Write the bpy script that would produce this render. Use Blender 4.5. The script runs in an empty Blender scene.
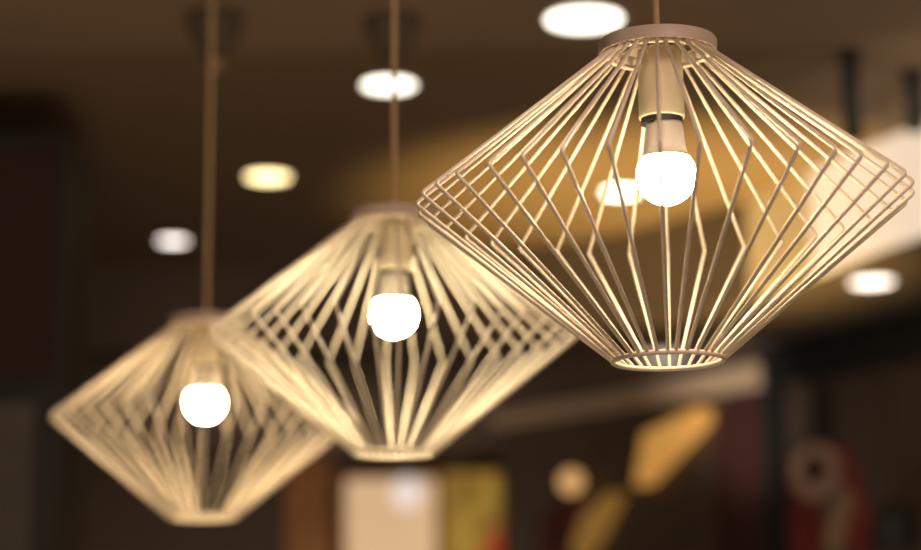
import bpy, bmesh, math, random
from mathutils import Vector, Matrix
random.seed(4)
PI = math.pi
S = bpy.context.scene
C = S.collection

# ------------------------------------------------------------------ helpers
def mat(name, col, rough=0.6, metal=0.0, noise=0.0, nscale=8.0, emit=None, estr=0.0, spec=0.5):
    m = bpy.data.materials.new(name); m.use_nodes = True
    nt = m.node_tree; b = nt.nodes['Principled BSDF']
    b.inputs['Base Color'].default_value = (*col, 1)
    b.inputs['Roughness'].default_value = rough
    b.inputs['Metallic'].default_value = metal
    b.inputs['Specular IOR Level'].default_value = spec
    if noise:
        tc = nt.nodes.new('ShaderNodeTexCoord'); n = nt.nodes.new('ShaderNodeTexNoise')
        n.inputs['Scale'].default_value = nscale; n.inputs['Detail'].default_value = 4
        r = nt.nodes.new('ShaderNodeValToRGB')
        r.color_ramp.elements[0].position = 0.3; r.color_ramp.elements[1].position = 0.7
        r.color_ramp.elements[0].color = (*[c * (1 - noise) for c in col], 1)
        r.color_ramp.elements[1].color = (*[min(1, c * (1 + noise)) for c in col], 1)
        nt.links.new(tc.outputs['Object'], n.inputs['Vector'])
        nt.links.new(n.outputs['Fac'], r.inputs['Fac'])
        nt.links.new(r.outputs['Color'], b.inputs['Base Color'])
    if emit:
        b.inputs['Emission Color'].default_value = (*emit, 1)
        b.inputs['Emission Strength'].default_value = estr
    return m

def link(name, bm, m, parent=None, smooth=False, recalc=True):
    me = bpy.data.meshes.new(name)
    if recalc: bmesh.ops.recalc_face_normals(bm, faces=bm.faces)
    bm.to_mesh(me); bm.free()
    if smooth:
        for p in me.polygons: p.use_smooth = True
    me.materials.append(m)
    o = bpy.data.objects.new(name, me); C.objects.link(o)
    if parent: o.parent = parent
    return o

def thing(name, label, cat, loc=(0, 0, 0), rotz=0, group=None):
    o = bpy.data.objects.new(name, None); C.objects.link(o)
    o.location = loc; o.rotation_euler = (0, 0, rotz)
    o.empty_display_size = 0.05
    o['label'] = label; o['category'] = cat
    if group: o['group'] = group
    return o

def struct(name, bm, m, smooth=False):
    o = link(name, bm, m, None, smooth); o['kind'] = 'structure'; return o

def box(bm, lo, hi, bev=0.0):
    vs = [bm.verts.new((x, y, z)) for x in (lo[0], hi[0]) for y in (lo[1], hi[1]) for z in (lo[2], hi[2])]
    fs = [(0, 1, 3, 2), (4, 6, 7, 5), (0, 4, 5, 1), (2, 3, 7, 6), (0, 2, 6, 4), (1, 5, 7, 3)]
    faces = [bm.faces.new([vs[i] for i in f]) for f in fs]
    if bev:
        es = list({e for f in faces for e in f.edges})
        bmesh.ops.bevel(bm, geom=es, offset=bev, segments=2, affect='EDGES', profile=0.5)
    return bm

def lathe(bm, prof, n=48, cx=0, cy=0, cap=True):
    rings = []
    for r, z in prof:
        if r < 1e-6: rings.append([bm.verts.new((cx, cy, z))])
        else: rings.append([bm.verts.new((cx + r * math.cos(2 * PI * i / n), cy + r * math.sin(2 * PI * i / n), z)) for i in range(n)])
    for a, b in zip(rings, rings[1:]):
        for i in range(n):
            j = (i + 1) % n
            if len(a) == 1: bm.faces.new((a[0], b[i], b[j]))
            elif len(b) == 1: bm.faces.new((a[i], b[0], a[j]))
            else: bm.faces.new((a[i], b[i], b[j], a[j]))
    return bm

def torus(bm, R, r, z=0, n=96, k=10):
    g = [[bm.verts.new(((R + r * math.cos(b)) * math.cos(a), (R + r * math.cos(b)) * math.sin(a), z + r * math.sin(b)))
          for b in (2 * PI * j / k for j in range(k))] for a in (2 * PI * i / n for i in range(n))]
    for i in range(n):
        for j in range(k):
            bm.faces.new((g[i][j], g[(i + 1) % n][j], g[(i + 1) % n][(j + 1) % k], g[i][(j + 1) % k]))
    return bm

def tube(bm, pts, r, k=10):
    pts = [Vector(p) for p in pts]; rings = []
    t = (pts[1] - pts[0]).normalized()
    up = Vector((0, 1, 0)) if abs(t.y) < 0.9 else Vector((1, 0, 0))
    for i, p in enumerate(pts):
        a = pts[max(i - 1, 0)]; b = pts[min(i + 1, len(pts) - 1)]
        t = (b - a).normalized()
        x = up.cross(t).normalized(); y = t.cross(x)
        rings.append([bm.verts.new(p + r * (math.cos(2 * PI * j / k) * x + math.sin(2 * PI * j / k) * y)) for j in range(k)])
    for a, b in zip(rings, rings[1:]):
        for j in range(k): bm.faces.new((a[j], a[(j + 1) % k], b[(j + 1) % k], b[j]))
    bm.faces.new(rings[0][::-1]); bm.faces.new(rings[-1])
    return bm

def prism(bm, pts, ex):
    """polygon pts (3D) extruded by the vector ex"""
    ex = Vector(ex)
    a = [bm.verts.new(p) for p in pts]; b = [bm.verts.new(Vector(p) + ex) for p in pts]
    bm.faces.new(a); bm.faces.new(b[::-1]); n = len(a)
    for i in range(n): bm.faces.new((a[i], b[i], b[(i + 1) % n], a[(i + 1) % n]))
    return bm

NB = bmesh.new
# ------------------------------------------------------------------ materials
M = dict(
    wire=mat('cream_painted_steel', (0.86, 0.77, 0.65), 0.42, noise=0.03, nscale=60),
    cap=mat('beige_painted_steel', (0.47, 0.38, 0.31), 0.5, noise=0.04, nscale=60),
    socket=mat('ivory_socket', (0.74, 0.66, 0.48), 0.45, noise=0.03, nscale=40),
    black=mat('black_plastic', (0.015, 0.014, 0.014), 0.5, noise=0.1),
    collar=mat('bulb_collar', (0.80, 0.74, 0.66), 0.4, noise=0.02, nscale=30),
    cord=mat('beige_cord', (0.55, 0.38, 0.22), 0.7, noise=0.1, nscale=200),
    bulb=mat('lit_bulb', (0.9, 0.88, 0.85), 0.3, emit=(1.0, 0.76, 0.45), estr=100.0),
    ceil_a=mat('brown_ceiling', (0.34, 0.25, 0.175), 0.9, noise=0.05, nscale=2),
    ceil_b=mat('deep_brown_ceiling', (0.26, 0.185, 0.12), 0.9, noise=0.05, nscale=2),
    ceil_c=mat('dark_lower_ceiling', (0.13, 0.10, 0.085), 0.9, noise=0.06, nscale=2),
    cove=mat('cream_bulkhead', (0.82, 0.74, 0.62), 0.85, noise=0.03, nscale=2),
    dwall=mat('dark_wall', (0.10, 0.07, 0.052), 0.9, noise=0.1, nscale=3),
    floor=mat('brown_floor', (0.22, 0.15, 0.10), 0.6, noise=0.2, nscale=3),
    trimr=mat('downlight_trim', (0.5, 0.45, 0.4), 0.5, noise=0.02),
    funnel=mat('dusky_brown_metal', (0.10, 0.08, 0.06), 0.8, noise=0.1),
    dark=mat('charcoal_metal', (0.018, 0.019, 0.02), 0.6, noise=0.1),
    dred=mat('dark_maroon_panel', (0.035, 0.012, 0.011), 0.8, noise=0.15),
    grey=mat('dim_grey_panel', (0.09, 0.08, 0.078), 0.8, noise=0.1),
    brown=mat('orange_brown_wood', (0.40, 0.19, 0.07), 0.7, noise=0.2, nscale=5),
    strip=mat('tan_fascia', (0.70, 0.56, 0.42), 0.8, noise=0.04),
)
def lens(name, col, s): return mat(name, (0.8, 0.8, 0.8), 0.5, emit=col, estr=s)
L_white = lens('white_lens', (1.0, 0.92, 0.77), 4.0)
L_warm = lens('warm_lens', (1.0, 0.78, 0.36), 4.5)
L_pink = lens('pinkish_lens', (1.0, 0.88, 0.80), 4.0)

# ------------------------------------------------------------------ the setting
bm = NB(); box(bm, (-3.2, -2.2, -0.1), (2.9, 10.4, 0.0)); struct('floor', bm, M['floor'])
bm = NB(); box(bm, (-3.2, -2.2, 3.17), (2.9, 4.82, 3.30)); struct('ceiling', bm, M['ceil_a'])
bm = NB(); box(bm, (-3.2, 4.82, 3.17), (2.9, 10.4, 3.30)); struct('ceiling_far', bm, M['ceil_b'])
bm = NB(); box(bm, (-3.2, -2.2, 0), (-3.0, 10.4, 3.17)); struct('wall_left', bm, M['dwall'])
bm = NB(); box(bm, (2.7, -2.2, 0), (2.9, 10.4, 3.17)); struct('wall_right', bm, M['dwall'])
bm = NB(); box(bm, (-3.0, 10.2, 0), (2.7, 10.4, 3.17)); struct('wall_back', bm, M['dwall'])
bm = NB(); box(bm, (-3.0, -2.2, 0), (2.7, -2.0, 3.17)); struct('wall_front', bm, M['dwall'])

# curved bulkhead: the step from the high ceiling down to the lower one
ctrl = [(-2.998, 7.25), (-2.0, 7.22), (-1.2, 7.13), (-0.6, 7.12), (-0.2, 7.05), (0.15, 6.93), (0.44, 6.76), (0.73, 6.46),
        (0.91, 6.20), (1.076, 5.77), (1.201, 5.505), (1.33, 5.15), (1.46, 4.70), (1.60, 4.1), (1.9, 3.4), (2.698, 2.9)]
def cat(P, n=6):
    out = []
    for i in range(len(P) - 1):
        p0 = Vector(P[max(i - 1, 0)]); p1 = Vector(P[i]); p2 = Vector(P[i + 1]); p3 = Vector(P[min(i + 2, len(P) - 1)])
        for k in range(n):
            t = k / n
            out.append(0.5 * ((2 * p1) + (p2 - p0) * t + (2 * p0 - 5 * p1 + 4 * p2 - p3) * t * t + (3 * p1 - p0 - 3 * p2 + p3) * t ** 3))
    out.append(Vector(P[-1])); return out
curve = cat(ctrl)
bm = NB()
offs = []
for i, p in enumerate(curve):
    t = (curve[min(i + 1, len(curve) - 1)] - curve[max(i - 1, 0)]).normalized()
    offs.append(p + Vector((-t.y, t.x)) * 0.03)
split = 46
lit = mat('lit_cream_cornice', (0.7, 0.62, 0.5), 0.7, emit=(1.0, 0.82, 0.63), estr=0.68)  # lit look of the bulkhead put into the material as glow
for i in range(len(curve) - 1):
    if i == split:
        bmesh.ops.remove_doubles(bm, verts=bm.verts, dist=1e-5); struct('trim_3', bm, M['ceil_c']); bm = NB()  # unlit left stretch: its shade is put in with the dark ceiling colour
    if i == 51:
        bmesh.ops.remove_doubles(bm, verts=bm.verts, dist=1e-5); struct('trim_4', bm, M['cove']); bm = NB()
    a, b, c, d = curve[i], curve[i + 1], offs[i + 1], offs[i]
    vs = [bm.verts.new((q.x, q.y, z)) for z in (2.88, 3.17) for q in (a, b, c, d)]
    for f in ((0, 1, 2, 3), (4, 7, 6, 5), (0, 4, 5, 1), (2, 6, 7, 3)): bm.faces.new([vs[j] for j in f])
bmesh.ops.remove_doubles(bm, verts=bm.verts, dist=1e-5)
struct('trim_1', bm, lit)
bm = NB()
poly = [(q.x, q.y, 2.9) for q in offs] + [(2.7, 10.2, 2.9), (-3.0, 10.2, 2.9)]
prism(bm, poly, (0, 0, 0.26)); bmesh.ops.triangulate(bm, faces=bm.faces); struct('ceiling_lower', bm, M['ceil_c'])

# oblique shopfront on the right
A = Vector((0.157, 8.805)); D = Vector((1.296, -2.078)).normalized(); Nn = Vector((D.y, -D.x))   # Nn faces the viewer
if Nn.y > 0: Nn = -Nn
def W(s, z, out=0.0):
    q = A + D * s + Nn * out
    return (q.x, q.y, z)
Bk = A - Nn * 0.15
bm = NB(); e1 = A + D * 4.0; e2 = e1 - Nn * 0.15
prism(bm, [(A.x, A.y, 0), (e1.x, e1.y, 0), (e2.x, e2.y, 0), (Bk.x, Bk.y, 0)], (0, 0, 2.9)); struct('wall_shopfront', bm, M['dwall'])
bm = NB(); box(bm, (A.x + 0.02, Bk.y + 0.05, 0), (A.x + 0.16, 10.2, 2.9)); struct('wall_shop_return', bm, M['dwall'])
# tan fascia under the lower ceiling
bm = NB(); prism(bm, [W(0.0, 2.85), W(1.72, 2.775), W(1.72, 2.862), W(0.0, 2.897)], (Nn.x * 0.05, Nn.y * 0.05, 0)); struct('trim_2', bm, M['strip'])
# black beam carrying on from the fascia
bm = NB(); prism(bm, [W(1.74, 2.77), W(3.2, 2.76), W(3.2, 2.897), W(1.74, 2.897)], (Nn.x * 0.07, Nn.y * 0.07, 0)); struct('beam', bm, M['dark'])

# ------------------------------------------------------------------ pendant lamps
RB, RT, RL = 0.2468, 0.0505, 0.0545
ZT, ZB = 0.156, -0.158
WR = 0.0020
def wire_bm():
    a, k, b = Vector((RT, 0, ZT)), Vector((RB, 0, 0)), Vector((RL, 0, ZB))
    u = (a - k).normalized(); v = (b - k).normalized()
    f = 0.0052; p0 = k + u * f; p2 = k + v * f
    pts = [a]
    for i in range(7):
        t = i / 6; pts.append(p0 * (1 - t) ** 2 + k * 2 * t * (1 - t) + p2 * t * t)
    pts.append(b)
    return tube(NB(), pts, WR, 10)
_shared = {}
def pendant(label, loc, rot, ceil_z, bulb_m):
    t = thing('pendant_lamp', label, 'pendant lamp', loc, 0, 'wire cage pendant lamps')
    def part(name, make, m, smooth=True, parent=t, angle=0.0, fresh=False):
        if fresh or name not in _shared:
            o = link(name, make(), m, parent, smooth)
            _shared[name] = o
        else:
            o = _shared[name].copy(); o.name = name; C.objects.link(o); o.parent = parent
        o.rotation_euler = (0, 0, angle)
        return o
    t.rotation_euler = (math.radians(0.8), math.radians(-0.45 if loc[1] < 2.5 else 0.2), 0)
    rr = random.Random(7)
    bend = {32: .012, 33: .0, 34: -.008, 35: .0, 0: .011, 1: -.018, 2: .0, 3: .018, 4: .012, 5: -.02}   # the hand-set wires are a little uneven
    for i in range(36):
        part('wire', wire_bm, M['wire'], True, angle=rot + 2 * PI * i / 36 + bend.get(i, rr.uniform(-.01, .01)))
    def top():
        bm = NB()
        lathe(bm, [(0.0597, ZT - 0.002), (0.0600, ZT + 0.0095), (0.0590, ZT + 0.0113), (0.0570, ZT + 0.0118), (0.0500, ZT + 0.0118),
                   (0.0500, ZT + 0.0100), (0.0578, ZT + 0.0100), (0.0583, ZT - 0.002), (0.0597, ZT - 0.002)], 96)
        return bm
    cap = part('cap', top, M['cap'])
    def plate():      # top plate with slots between four spokes
        bm = NB(); n = 96
        lathe(bm, [(0.0, ZT + 0.0118), (0.030, ZT + 0.0118), (0.030, ZT + 0.0100), (0.0, ZT + 0.0100)], n)
        for q in range(6):
            a0 = q * PI / 3; w = 0.28
            pts = []
            for (r, s) in ((0.029, -w * 1.2), (0.0503, -w * 0.8), (0.0503, w * 0.8), (0.029, w * 1.2)):
                pts.append((r * math.cos(a0 + s), r * math.sin(a0 + s), ZT + 0.0101))
            prism(bm, pts, (0, 0, 0.0016))
        return bm
    part('top_plate', plate, M['cap'], False, cap)
    part('upper_ring', lambda: torus(NB(), RT, 0.0022, ZT - 0.003), M['wire'])
    def low():
        bm = NB(); torus(bm, RL, 0.0026, ZB - 0.001)
        return bm
    part('lower_ring', low, M['wire'])
    def collar_nut(): return lathe(NB(), [(0.0, ZT + 0.010), (0.0155, ZT + 0.010), (0.0155, ZT + 0.002), (0.0, ZT + 0.002)], 40)
    part('black_nut', collar_nut, M['black'], False)
    def sock():
        z1, z0 = ZT + 0.003, 0.0865
        return lathe(NB(), [(0.0, z1), (0.0195, z1), (0.0226, z1 - 0.002), (0.0231, z0 + 0.002), (0.0226, z0), (0.0190, z0), (0.0190, z0 + 0.006), (0.0, z0 + 0.006)], 56)
    s = part('socket', sock, M['socket'])
    part('socket_rim', lambda: lathe(NB(), [(0.0, 0.0873), (0.0213, 0.0873), (0.0215, 0.0815), (0.0, 0.0835)], 48), M['black'], False, s)
    # bulb: ivory collar and glowing globe
    zc, R = 0.0278, 0.0302
    def globe():
        pr = []
        for i in range(0, 25):
            th = PI * i / 24 * 0.70
            pr.append((R * math.sin(th), zc - R * math.cos(th)))
        pr.append((0.0, pr[-1][1]))
        return lathe(NB(), pr, 56)
    g = part('bulb', globe, bulb_m, fresh=True)
    def col():
        th = PI * 0.70
        r0, z0 = R * math.sin(th) + 0.0006, zc - R * math.cos(th) - 0.0015
        pr = [(0.0, z0 + 0.001), (r0 + 0.0004, z0)]
        for i in range(9):
            u = i / 8
            pr.append((r0 + (0.0180 - r0) * (u ** 0.5), z0 + (0.0835 - z0) * u))
        pr.append((0.0, 0.0835))
        return lathe(NB(), pr, 56)
    if loc[1] < 2.5: g.location.x = 0.0042; s.location.x = 0.0020
    part('bulb_collar', col, M['collar'], True, g)
    # cord grip, cord and ceiling rose
    def grip(): return lathe(NB(), [(0.0, ZT + 0.0119), (0.0095, ZT + 0.0119), (0.0090, ZT + 0.0150), (0.0065, ZT + 0.0165), (0.0050, ZT + 0.0195), (0.0, ZT + 0.0195)], 32)
    part('cord_grip', grip, M['cap'])
    H = ceil_z - loc[2]
    part('cord', lambda: tube(NB(), [(0, 0, ZT + 0.019 + (H - ZT - 0.045) * i / 6) for i in range(7)], 0.0034, 14), M['cord'], fresh=True)
    part('ceiling_rose', lambda: lathe(NB(), [(0.0, H - 0.001), (0.05, H - 0.001), (0.048, H - 0.012), (0.020, H - 0.028), (0.0, H - 0.028)], 40), M['cap'], fresh=True)
    return t
ROT = math.radians(-96.4)
pendant('sharp cream wire cage pendant lamp, largest and nearest, at upper right', (0.2022, 2.098, 2.1215), ROT, 3.17, M['bulb'])
pendant('middle wire cage pendant lamp, slightly blurred, partly behind the largest one', (-0.0895, 2.85, 2.130), ROT + 0.02, 3.17, mat('lit_bulb_pale', (0.9, 0.88, 0.85), 0.3, emit=(1.0, 0.83, 0.49), estr=150.0))
pendant('smallest and farthest blurred wire cage pendant lamp, hanging lowest at left', (-0.417, 3.49, 2.112), ROT + 0.07, 3.17, mat('lit_bulb_amber', (0.9, 0.88, 0.85), 0.3, emit=(1.0, 0.72, 0.38), estr=130.0))

# ------------------------------------------------------------------ recessed downlights
def downlight(label, x, y, z, d, m, ratio=0.06):
    t = thing('recessed_downlight', label, 'downlight', (x, y, z), 0, 'recessed ceiling downlights')
    link('lens', lathe(NB(), [(0.0, -0.002), (d / 2, -0.002), (d / 2, -0.0005), (0.0, -0.0005)], 48), m, t)
    bm = NB(); r = d / 2
    lathe(bm, [(r, -0.0005), (r, -0.004), (r + 0.004, -0.006), (r + 0.012, -0.004), (r + 0.013, -0.0005), (r, -0.0005)], 48)
    link('trim_ring', bm, M['trimr'], t, True)
    return t
downlight('large white recessed downlight at top, left of the nearest lamp cap', 0.280, 4.605, 3.17, 0.168, L_white)
downlight('white oval downlight crossed by the cord of the middle lamp', -0.171, 5.088, 3.17, 0.128, L_white)
downlight('yellowish oval downlight between the cords of the two farther lamps', -0.544, 5.960, 3.17, 0.122, L_warm)
downlight('small pinkish downlight above the farthest lamp, left of its cord', -0.917, 6.752, 3.17, 0.092, L_pink)
downlight('white downlight glowing through the nearest cage, left of its bulb', 0.472, 6.17, 3.17, 0.10, lens('golden_white_lens', (1.0, 0.88, 0.68), 12.0))
downlight('pinkish white downlight in dark ceiling at right, under nearest cage', 1.201, 6.198, 2.9, 0.122, L_pink)
downlight('dim downlight seen through the bottom ring of the nearest lamp', 0.700, 7.417, 2.9, 0.15, lens('dim_lens', (0.9, 0.8, 0.7), 0.8))
downlight('dim downlight just behind the bottom ring of the middle lamp', -0.284, 9.72, 2.9, 0.11, lens('dim_gold_lens', (1.0, 0.72, 0.4), 0.75))

# dark funnel shaped fixtures hanging from the high ceiling
def funnel(label, x, y, d, h, stem_m):
    t = thing('funnel_ceiling_fixture', label, 'ceiling fixture', (x, y, 3.17), 0, 'dark funnel fixtures on the high ceiling')
    link('funnel', lathe(NB(), [(0.0, -0.001), (d / 2, -0.001), (d / 2, -0.02), (d * 0.40, -h * 0.55), (d * 0.18, -h), (0.0, -h)], 40), M['funnel'], t, True)
    link('stem', lathe(NB(), [(0.0, -h), (0.014, -h), (0.016, -h - 0.02), (0.0, -h - 0.02)], 24), stem_m, t, True)
funnel('dark funnel ceiling fixture above the middle lamp, behind its cord', -0.148, 4.60, 0.125, 0.095, M['funnel'])
funnel('dark funnel ceiling fixture at top left, above the farthest lamp', -0.535, 4.56, 0.125, 0.105, M['cord'])

# black cylinder spotlights at top right
def can(label, x, y, h):
    t = thing('cylinder_spotlight', label, 'spotlight', (x, y, 3.17), 0, 'black cylinder spotlights')
    link('mount', lathe(NB(), [(0.0, -0.001), (0.03, -0.001), (0.03, -0.012), (0.0, -0.012)], 32), M['dark'], t)
    link('body', lathe(NB(), [(0.0, -0.012), (0.020, -0.012), (0.022, -0.016), (0.022, -h), (0.018, -h), (0.016, -h + 0.02), (0.0, -h + 0.02)], 32), M['dark'], t, True)
can('black hanging cylinder spotlight above the right shoulder of the nearest cage', 0.915, 4.86, 0.215)
can('black hanging cylinder spotlight at the right edge of the picture', 1.098, 5.02, 0.15)

# ------------------------------------------------------------------ left: tall dark cabinet
t = thing('tall_cabinet', 'tall dark cabinet standing at the left edge', 'cabinet', (-1.35, 5.2, 0))
link('body', box(NB(), (-0.4, -0.18, 0.0), (0.41, 0.2, 3.035), 0.004), M['dark'], t)
link('upper_door', box(NB(), (-0.385, -0.20, 2.43), (0.395, -0.181, 3.0), 0.003), M['dred'], t)
link('lower_door', box(NB(), (-0.385, -0.20, 0.1), (0.355, -0.181, 2.38), 0.003), M['grey'], t)

# ------------------------------------------------------------------ back wall things
t = thing('wooden_pilaster', 'orange brown wooden post left of the glowing window', 'post', (-0.715, 10.1, 0))
link('shaft', box(NB(), (-0.105, -0.06, 0.10), (0.105, 0.09, 2.82), 0.006), M['brown'], t)
link('base', box(NB(), (-0.125, -0.08, 0.0), (0.125, 0.09, 0.10), 0.006), M['brown'], t)
link('capital', box(NB(), (-0.115, -0.07, 2.82), (0.115, 0.09, 2.9), 0.006), M['brown'], t)
t = thing('display_window', 'glowing cream display window under the middle lamp', 'window', (-0.335, 10.19, 0))
wm = mat('cream_glow', (0.5, 0.4, 0.3), 0.6, emit=(1.0, 0.66, 0.36), estr=0.55)
link('glass', box(NB(), (-0.21, -0.05, 1.9), (0.21, -0.01, 2.80)), wm, t)
bm = NB()
for lo, hi in (((-0.24, -0.07, 1.87), (-0.21, 0, 2.83)), ((0.21, -0.07, 1.87), (0.24, 0, 2.83)), ((-0.21, -0.07, 2.80), (0.21, 0, 2.83)), ((-0.21, -0.07, 1.87), (0.21, 0, 1.90))): box(bm, lo, hi)
link('frame', bm, M['brown'], t)
t = thing('hanging_globe_lamp', 'pale white globe lamp hanging before the glowing window', 'pendant lamp', (-0.245, 9.7, 2.685))
link('globe', lathe(NB(), [(0.072 * math.sin(PI * i / 20), 0.072 * -math.cos(PI * i / 20)) for i in range(21)], 40), lens('globe_glow', (0.95, 0.80, 0.74), 0.72), t, True)
link('rod', tube(NB(), [(0, 0, 0.07), (0, 0, 0.2149)], 0.004), M['dark'], t)
t = thing('yellow_banner', 'mustard yellow banner with red lower corner, right of glowing window', 'banner', (0.06, 9.93, 0))
yb = mat('mustard_glow_cloth', (0.4, 0.28, 0.06), 0.8, noise=0.25, nscale=9, emit=(0.62, 0.36, 0.06), estr=0.3)  # cloth is no lamp; its brightness is put in as emission
nt = yb.node_tree; n = nt.nodes.new('ShaderNodeTexNoise'); n.inputs['Scale'].default_value = 9; rp = nt.nodes.new('ShaderNodeValToRGB')
rp.color_ramp.elements[0].position = 0.35; rp.color_ramp.elements[0].color = (0.30, 0.13, 0.03, 1)
rp.color_ramp.elements[1].position = 0.65; rp.color_ramp.elements[1].color = (0.85, 0.52, 0.08, 1)
tcn = nt.nodes.new('ShaderNodeTexCoord'); nt.links.new(tcn.outputs['Object'], n.inputs['Vector'])
nt.links.new(n.outputs['Fac'], rp.inputs['Fac']); nt.links.new(rp.outputs['Color'], nt.nodes['Principled BSDF'].inputs['Emission Color'])
link('cloth', box(NB(), (-0.15, -0.012, 1.9), (0.135, 0.012, 2.80)), yb, t)
link('red_patch', prism(NB(), [(0.0, -0.02, 2.0), (0.135, -0.02, 2.0), (0.135, -0.02, 2.60), (0.07, -0.02, 2.5), (0.02, -0.02, 2.42)], (0, 0.007, 0)), mat('red_glow_cloth', (0.5, 0.06, 0.03), 0.8, emit=(0.55, 0.06, 0.02), estr=0.4), t)  # red patch brightened by emission in its own colour
link('hanging_rod', tube(NB(), [(-0.16, 0, 2.81), (0.145, 0, 2.81)], 0.008), M['dark'], t)
for hx in (-0.12, 0.12): link('hanger', tube(NB(), [(hx, 0, 2.81), (hx, 0, 2.9)], 0.002), M['dark'], t)

# ------------------------------------------------------------------ shopfront things
def wallpoly(pts, out0, th):
    """pts are (distance along the shopfront, height)"""
    return prism(NB(), [W(s, z, out0) for s, z in pts], (Nn.x * th, Nn.y * th, 0))
def wcoord(x, y):  # where a ground point lies along the shopfront
    return (Vector((x, y)) - A).dot(D)
def wthing(name, label, cat_, m, pts, out=0.002, th=0.02):
    o = link(name, wallpoly(pts, out, th), m); o['label'] = label; o['category'] = cat_; return o
og = mat('orange_backlit', (0.5, 0.3, 0.1), 0.6, emit=(1.0, 0.47, 0.10), estr=0.48, noise=0.1, nscale=12)
s0 = wcoord(0.665, 7.99); s1 = wcoord(0.874, 7.655); s2 = wcoord(0.91, 7.598); s3 = wcoord(0.682, 7.963); s4 = wcoord(0.637, 8.035)
wthing('lit_slanted_sign', 'slanted orange lit sign under the tan fascia', 'sign', og,
       [(s0 + 0.09, 2.69), (s1 + 0.02, 2.745), (s2, 2.735), (s2, 2.685), (s3 + 0.07, 2.50), (s4 + 0.08, 2.505)], 0.03, 0.03)
og2 = mat('dull_gold_backlit', (0.4, 0.25, 0.08), 0.7, emit=(0.75, 0.36, 0.07), estr=0.22, noise=0.2, nscale=12)
wthing('dim_slanted_sign', 'dim gold slanted sign lower left of the orange one', 'sign', og2,
       [(wcoord(0.459, 8.321), 2.30), (wcoord(0.50, 8.25), 2.43), (wcoord(0.60, 8.09), 2.50), (wcoord(0.63, 8.04), 2.48), (wcoord(0.57, 8.13), 2.36), (wcoord(0.50, 8.25), 2.25)], 0.03, 0.03)
wthing('maroon_board', 'dark maroon board right of the orange slanted sign', 'board', mat('maroon_board_paint', (0.055, 0.018, 0.016), 0.8, noise=0.2),
       [(wcoord(0.90, 7.61), 2.10), (wcoord(1.04, 7.39), 2.10), (wcoord(1.055, 7.365), 2.765), (wcoord(0.955, 7.53), 2.765), (wcoord(0.90, 7.61), 2.69)], 0.003, 0.015)
wthing('maroon_hanging_cloth', 'dull maroon cloth under the round orange lamp', 'cloth', mat('maroon_cloth', (0.10, 0.02, 0.024), 0.9, noise=0.3),
       [(wcoord(0.30, 8.58), 2.2), (wcoord(0.50, 8.26), 2.2), (wcoord(0.52, 8.22), 2.42), (wcoord(0.42, 8.38), 2.52), (wcoord(0.33, 8.53), 2.45)], 0.003, 0.02)
wthing('black_post', 'black upright post at the end of the tan fascia', 'post', M['dark'],
       [(1.715, 0.0), (1.79, 0.0), (1.79, 2.76), (1.715, 2.76)], 0.002, 0.05)
# round orange wall lamp
q = W(wcoord(0.428, 8.371) + 0.09, 2.56, 0.07)
t = thing('round_wall_lamp', 'round orange glowing lamp left of the slanted signs', 'wall lamp', q)
link('globe', lathe(NB(), [(0.046 * math.sin(PI * i / 20), 0.046 * -math.cos(PI * i / 20)) for i in range(21)], 36), lens('amber_glow', (1.0, 0.50, 0.14), 0.68), t, True)
link('bracket', tube(NB(), [(-Nn.x * 0.042, -Nn.y * 0.042, 0), (-Nn.x * 0.069, -Nn.y * 0.069, 0)], 0.02), M['dark'], t)
# ring graphic on the right
s = wcoord(1.152, 7.21) + 0.055
def disc_pts(cs, cz, r, n=28, sq=1.0): return [(cs + r * sq * math.cos(2 * PI * i / n), cz + r * math.sin(2 * PI * i / n)) for i in range(n)]
t = thing('wall_poster', 'dim poster with a beige ring and red shapes at lower right', 'poster', (0, 0, 0))
def pp(name, col, pts, out, lab=None):
    o = link(name, wallpoly(pts, out, 0.004), mat(name + '_ink', col, 0.8, noise=0.15, nscale=14), t)
    if lab: o['label'] = lab
pp('backing', (0.10, 0.075, 0.065), [(s - 0.155, 2.0), (s + 0.30, 2.0), (s + 0.30, 2.74), (s - 0.155, 2.74)], 0.003)
pp('red_shape', (0.19, 0.03, 0.028), [(s - 0.15, 2.15), (s + 0.0, 2.1), (s + 0.03, 2.28), (s - 0.02, 2.42), (s - 0.10, 2.55), (s - 0.14, 2.40)], 0.0075, 'red shape left of the ring')
pp('red_shape', (0.22, 0.04, 0.035), [(s + 0.10, 2.2), (s + 0.24, 2.15), (s + 0.25, 2.32), (s + 0.17, 2.5), (s + 0.10, 2.56), (s + 0.14, 2.38)], 0.0075, 'red shape right of the ring')
pp('neck', (0.02, 0.016, 0.016), [(s + 0.00, 2.52), (s + 0.09, 2.52), (s + 0.09, 2.74), (s + 0.01, 2.74)], 0.0075)
pp('ring', (0.50, 0.34, 0.26), disc_pts(s, 2.46, 0.095, sq=1.3), 0.012)
pp('ring_center', (0.015, 0.013, 0.013), disc_pts(s, 2.465, 0.042, sq=1.3), 0.017)
pp('beige_bar', (0.40, 0.29, 0.17), [(s + 0.03, 2.20), (s + 0.10, 2.18), (s + 0.18, 2.36), (s + 0.14, 2.40), (s + 0.07, 2.33)], 0.012)
# black dome lamp at lower right
q = (1.315, 6.62, 2.20)
t = thing('dome_pendant', 'small black dome pendant at the lower right corner', 'pendant lamp', q)
link('shade', lathe(NB(), [(0.0, 0.10), (0.03, 0.098), (0.058, 0.075), (0.072, 0.03), (0.075, -0.04), (0.07, -0.04), (0.066, 0.03), (0.05, 0.068), (0.0, 0.09)], 40), M['dark'], t, True)
link('cord', tube(NB(), [(0, 0, 0.098), (0, 0, 0.70)], 0.003), M['dark'], t)

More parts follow.
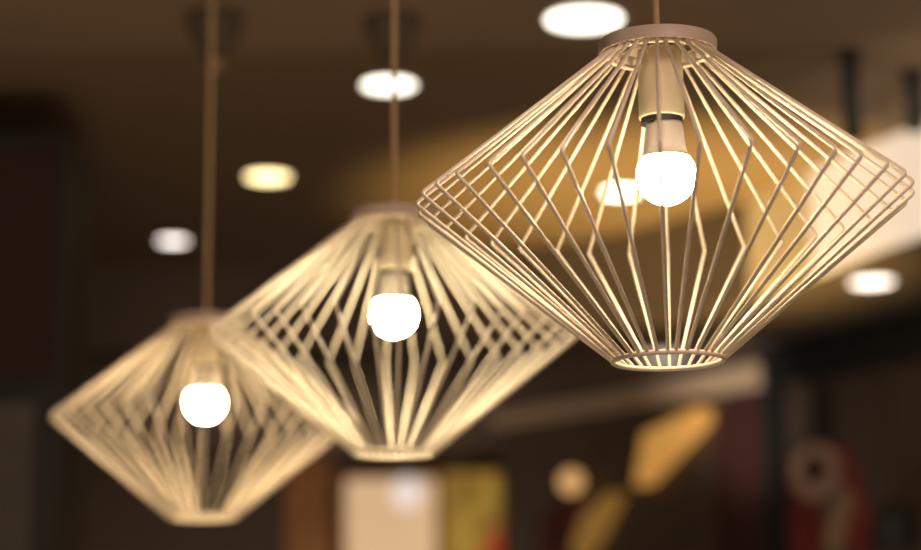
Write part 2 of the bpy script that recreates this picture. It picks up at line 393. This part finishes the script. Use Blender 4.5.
# ------------------------------------------------------------------ lights
def area(name, loc, target, size, energy, col, spread=PI):
    l = bpy.data.lights.new(name, 'AREA'); l.shape = 'DISK'; l.size = size; l.energy = energy; l.color = col; l.spread = spread
    o = bpy.data.objects.new(name, l); C.objects.link(o); o.location = loc
    o.rotation_euler = (Vector(target) - Vector(loc)).to_track_quat('-Z', 'Y').to_euler(); return o
def spot(name, loc, target, angle, energy, col, blend=1.0, rad=0.05):
    l = bpy.data.lights.new(name, 'SPOT'); l.spot_size = math.radians(angle); l.spot_blend = blend; l.energy = energy; l.color = col; l.shadow_soft_size = rad
    o = bpy.data.objects.new(name, l); C.objects.link(o); o.location = loc
    o.rotation_euler = (Vector(target) - Vector(loc)).to_track_quat('-Z', 'Y').to_euler(); return o
area('fill_front', (0.9, 0.0, 3.1), (0.2, 2.2, 2.1), 1.0, 60, (1.0, 0.72, 0.54))  # unseen fill added to light the outer sides of the near wires
area('fill_left', (-2.2, 1.5, 3.0), (0.0, 2.6, 1.9), 0.8, 7, (1.0, 0.76, 0.6))  # weak unseen fill added from the left
area('ceiling_fill', (-0.3, 3.2, 0.4), (-0.3, 3.6, 3.0), 1.8, 14, (1.0, 0.74, 0.46))  # upward area lamp added out of view to brighten the ceiling
spot('golden_fill', (0.66, 5.4, 0.9), (0.58, 6.15, 3.17), 46, 430, (1.0, 0.66, 0.20))  # unseen spot added below the view for the golden ceiling glow
spot('cove_fill', (1.16, 4.45, 2.78), (1.12, 5.7, 3.0), 100, 6, (1.0, 0.82, 0.60), rad=0.03)  # spot added out of view to brighten the cream bulkhead
spot('fascia_fill', (0.55, 6.7, 1.9), (0.96, 7.52, 2.83), 38, 40, (1.0, 0.80, 0.6))  # added spot, no visible fixture, brightens the tan fascia
area('back_fill', (-0.9, 8.4, 1.4), (-0.8, 10.0, 2.6), 0.8, 10, (1.0, 0.78, 0.55))  # unseen fill added for the back wall and post
area('right_fill', (0.7, 5.9, 1.2), (1.2, 7.3, 2.5), 0.6, 2.5, (1.0, 0.80, 0.65))  # soft fill added out of view to lift the shopfront

w = bpy.data.worlds.new('world'); S.world = w; w.use_nodes = True
w.node_tree.nodes['Background'].inputs['Color'].default_value = (0.05, 0.035, 0.025, 1)
w.node_tree.nodes['Background'].inputs['Strength'].default_value = 0.5

# ------------------------------------------------------------------ camera
cd = bpy.data.cameras.new('camera'); cam = bpy.data.objects.new('camera', cd); C.objects.link(cam)
cd.sensor_width = 36; cd.lens = 84.8; cd.clip_start = 0.05
pitch, roll = math.radians(12.1), math.radians(0.5)
f = Vector((0, math.cos(pitch), math.sin(pitch))); r0 = Vector((1, 0, 0)); u0 = r0.cross(f)
r = r0 * math.cos(roll) - u0 * math.sin(roll); u = u0 * math.cos(roll) + r0 * math.sin(roll)
cam.matrix_world = Matrix(((r.x, u.x, -f.x, 0), (r.y, u.y, -f.y, 0), (r.z, u.z, -f.z, 1.6), (0, 0, 0, 1)))
cd.dof.use_dof = True; cd.dof.focus_distance = 2.13; cd.dof.aperture_fstop = 2.4
S.camera = cam
S.view_settings.view_transform = 'Standard'; S.view_settings.look = 'None'
S.view_settings.exposure = 0.0; S.view_settings.gamma = 1.0; S.view_settings.use_curve_mapping = False
S.cycles.use_denoising = True
S.cycles.max_bounces = 6
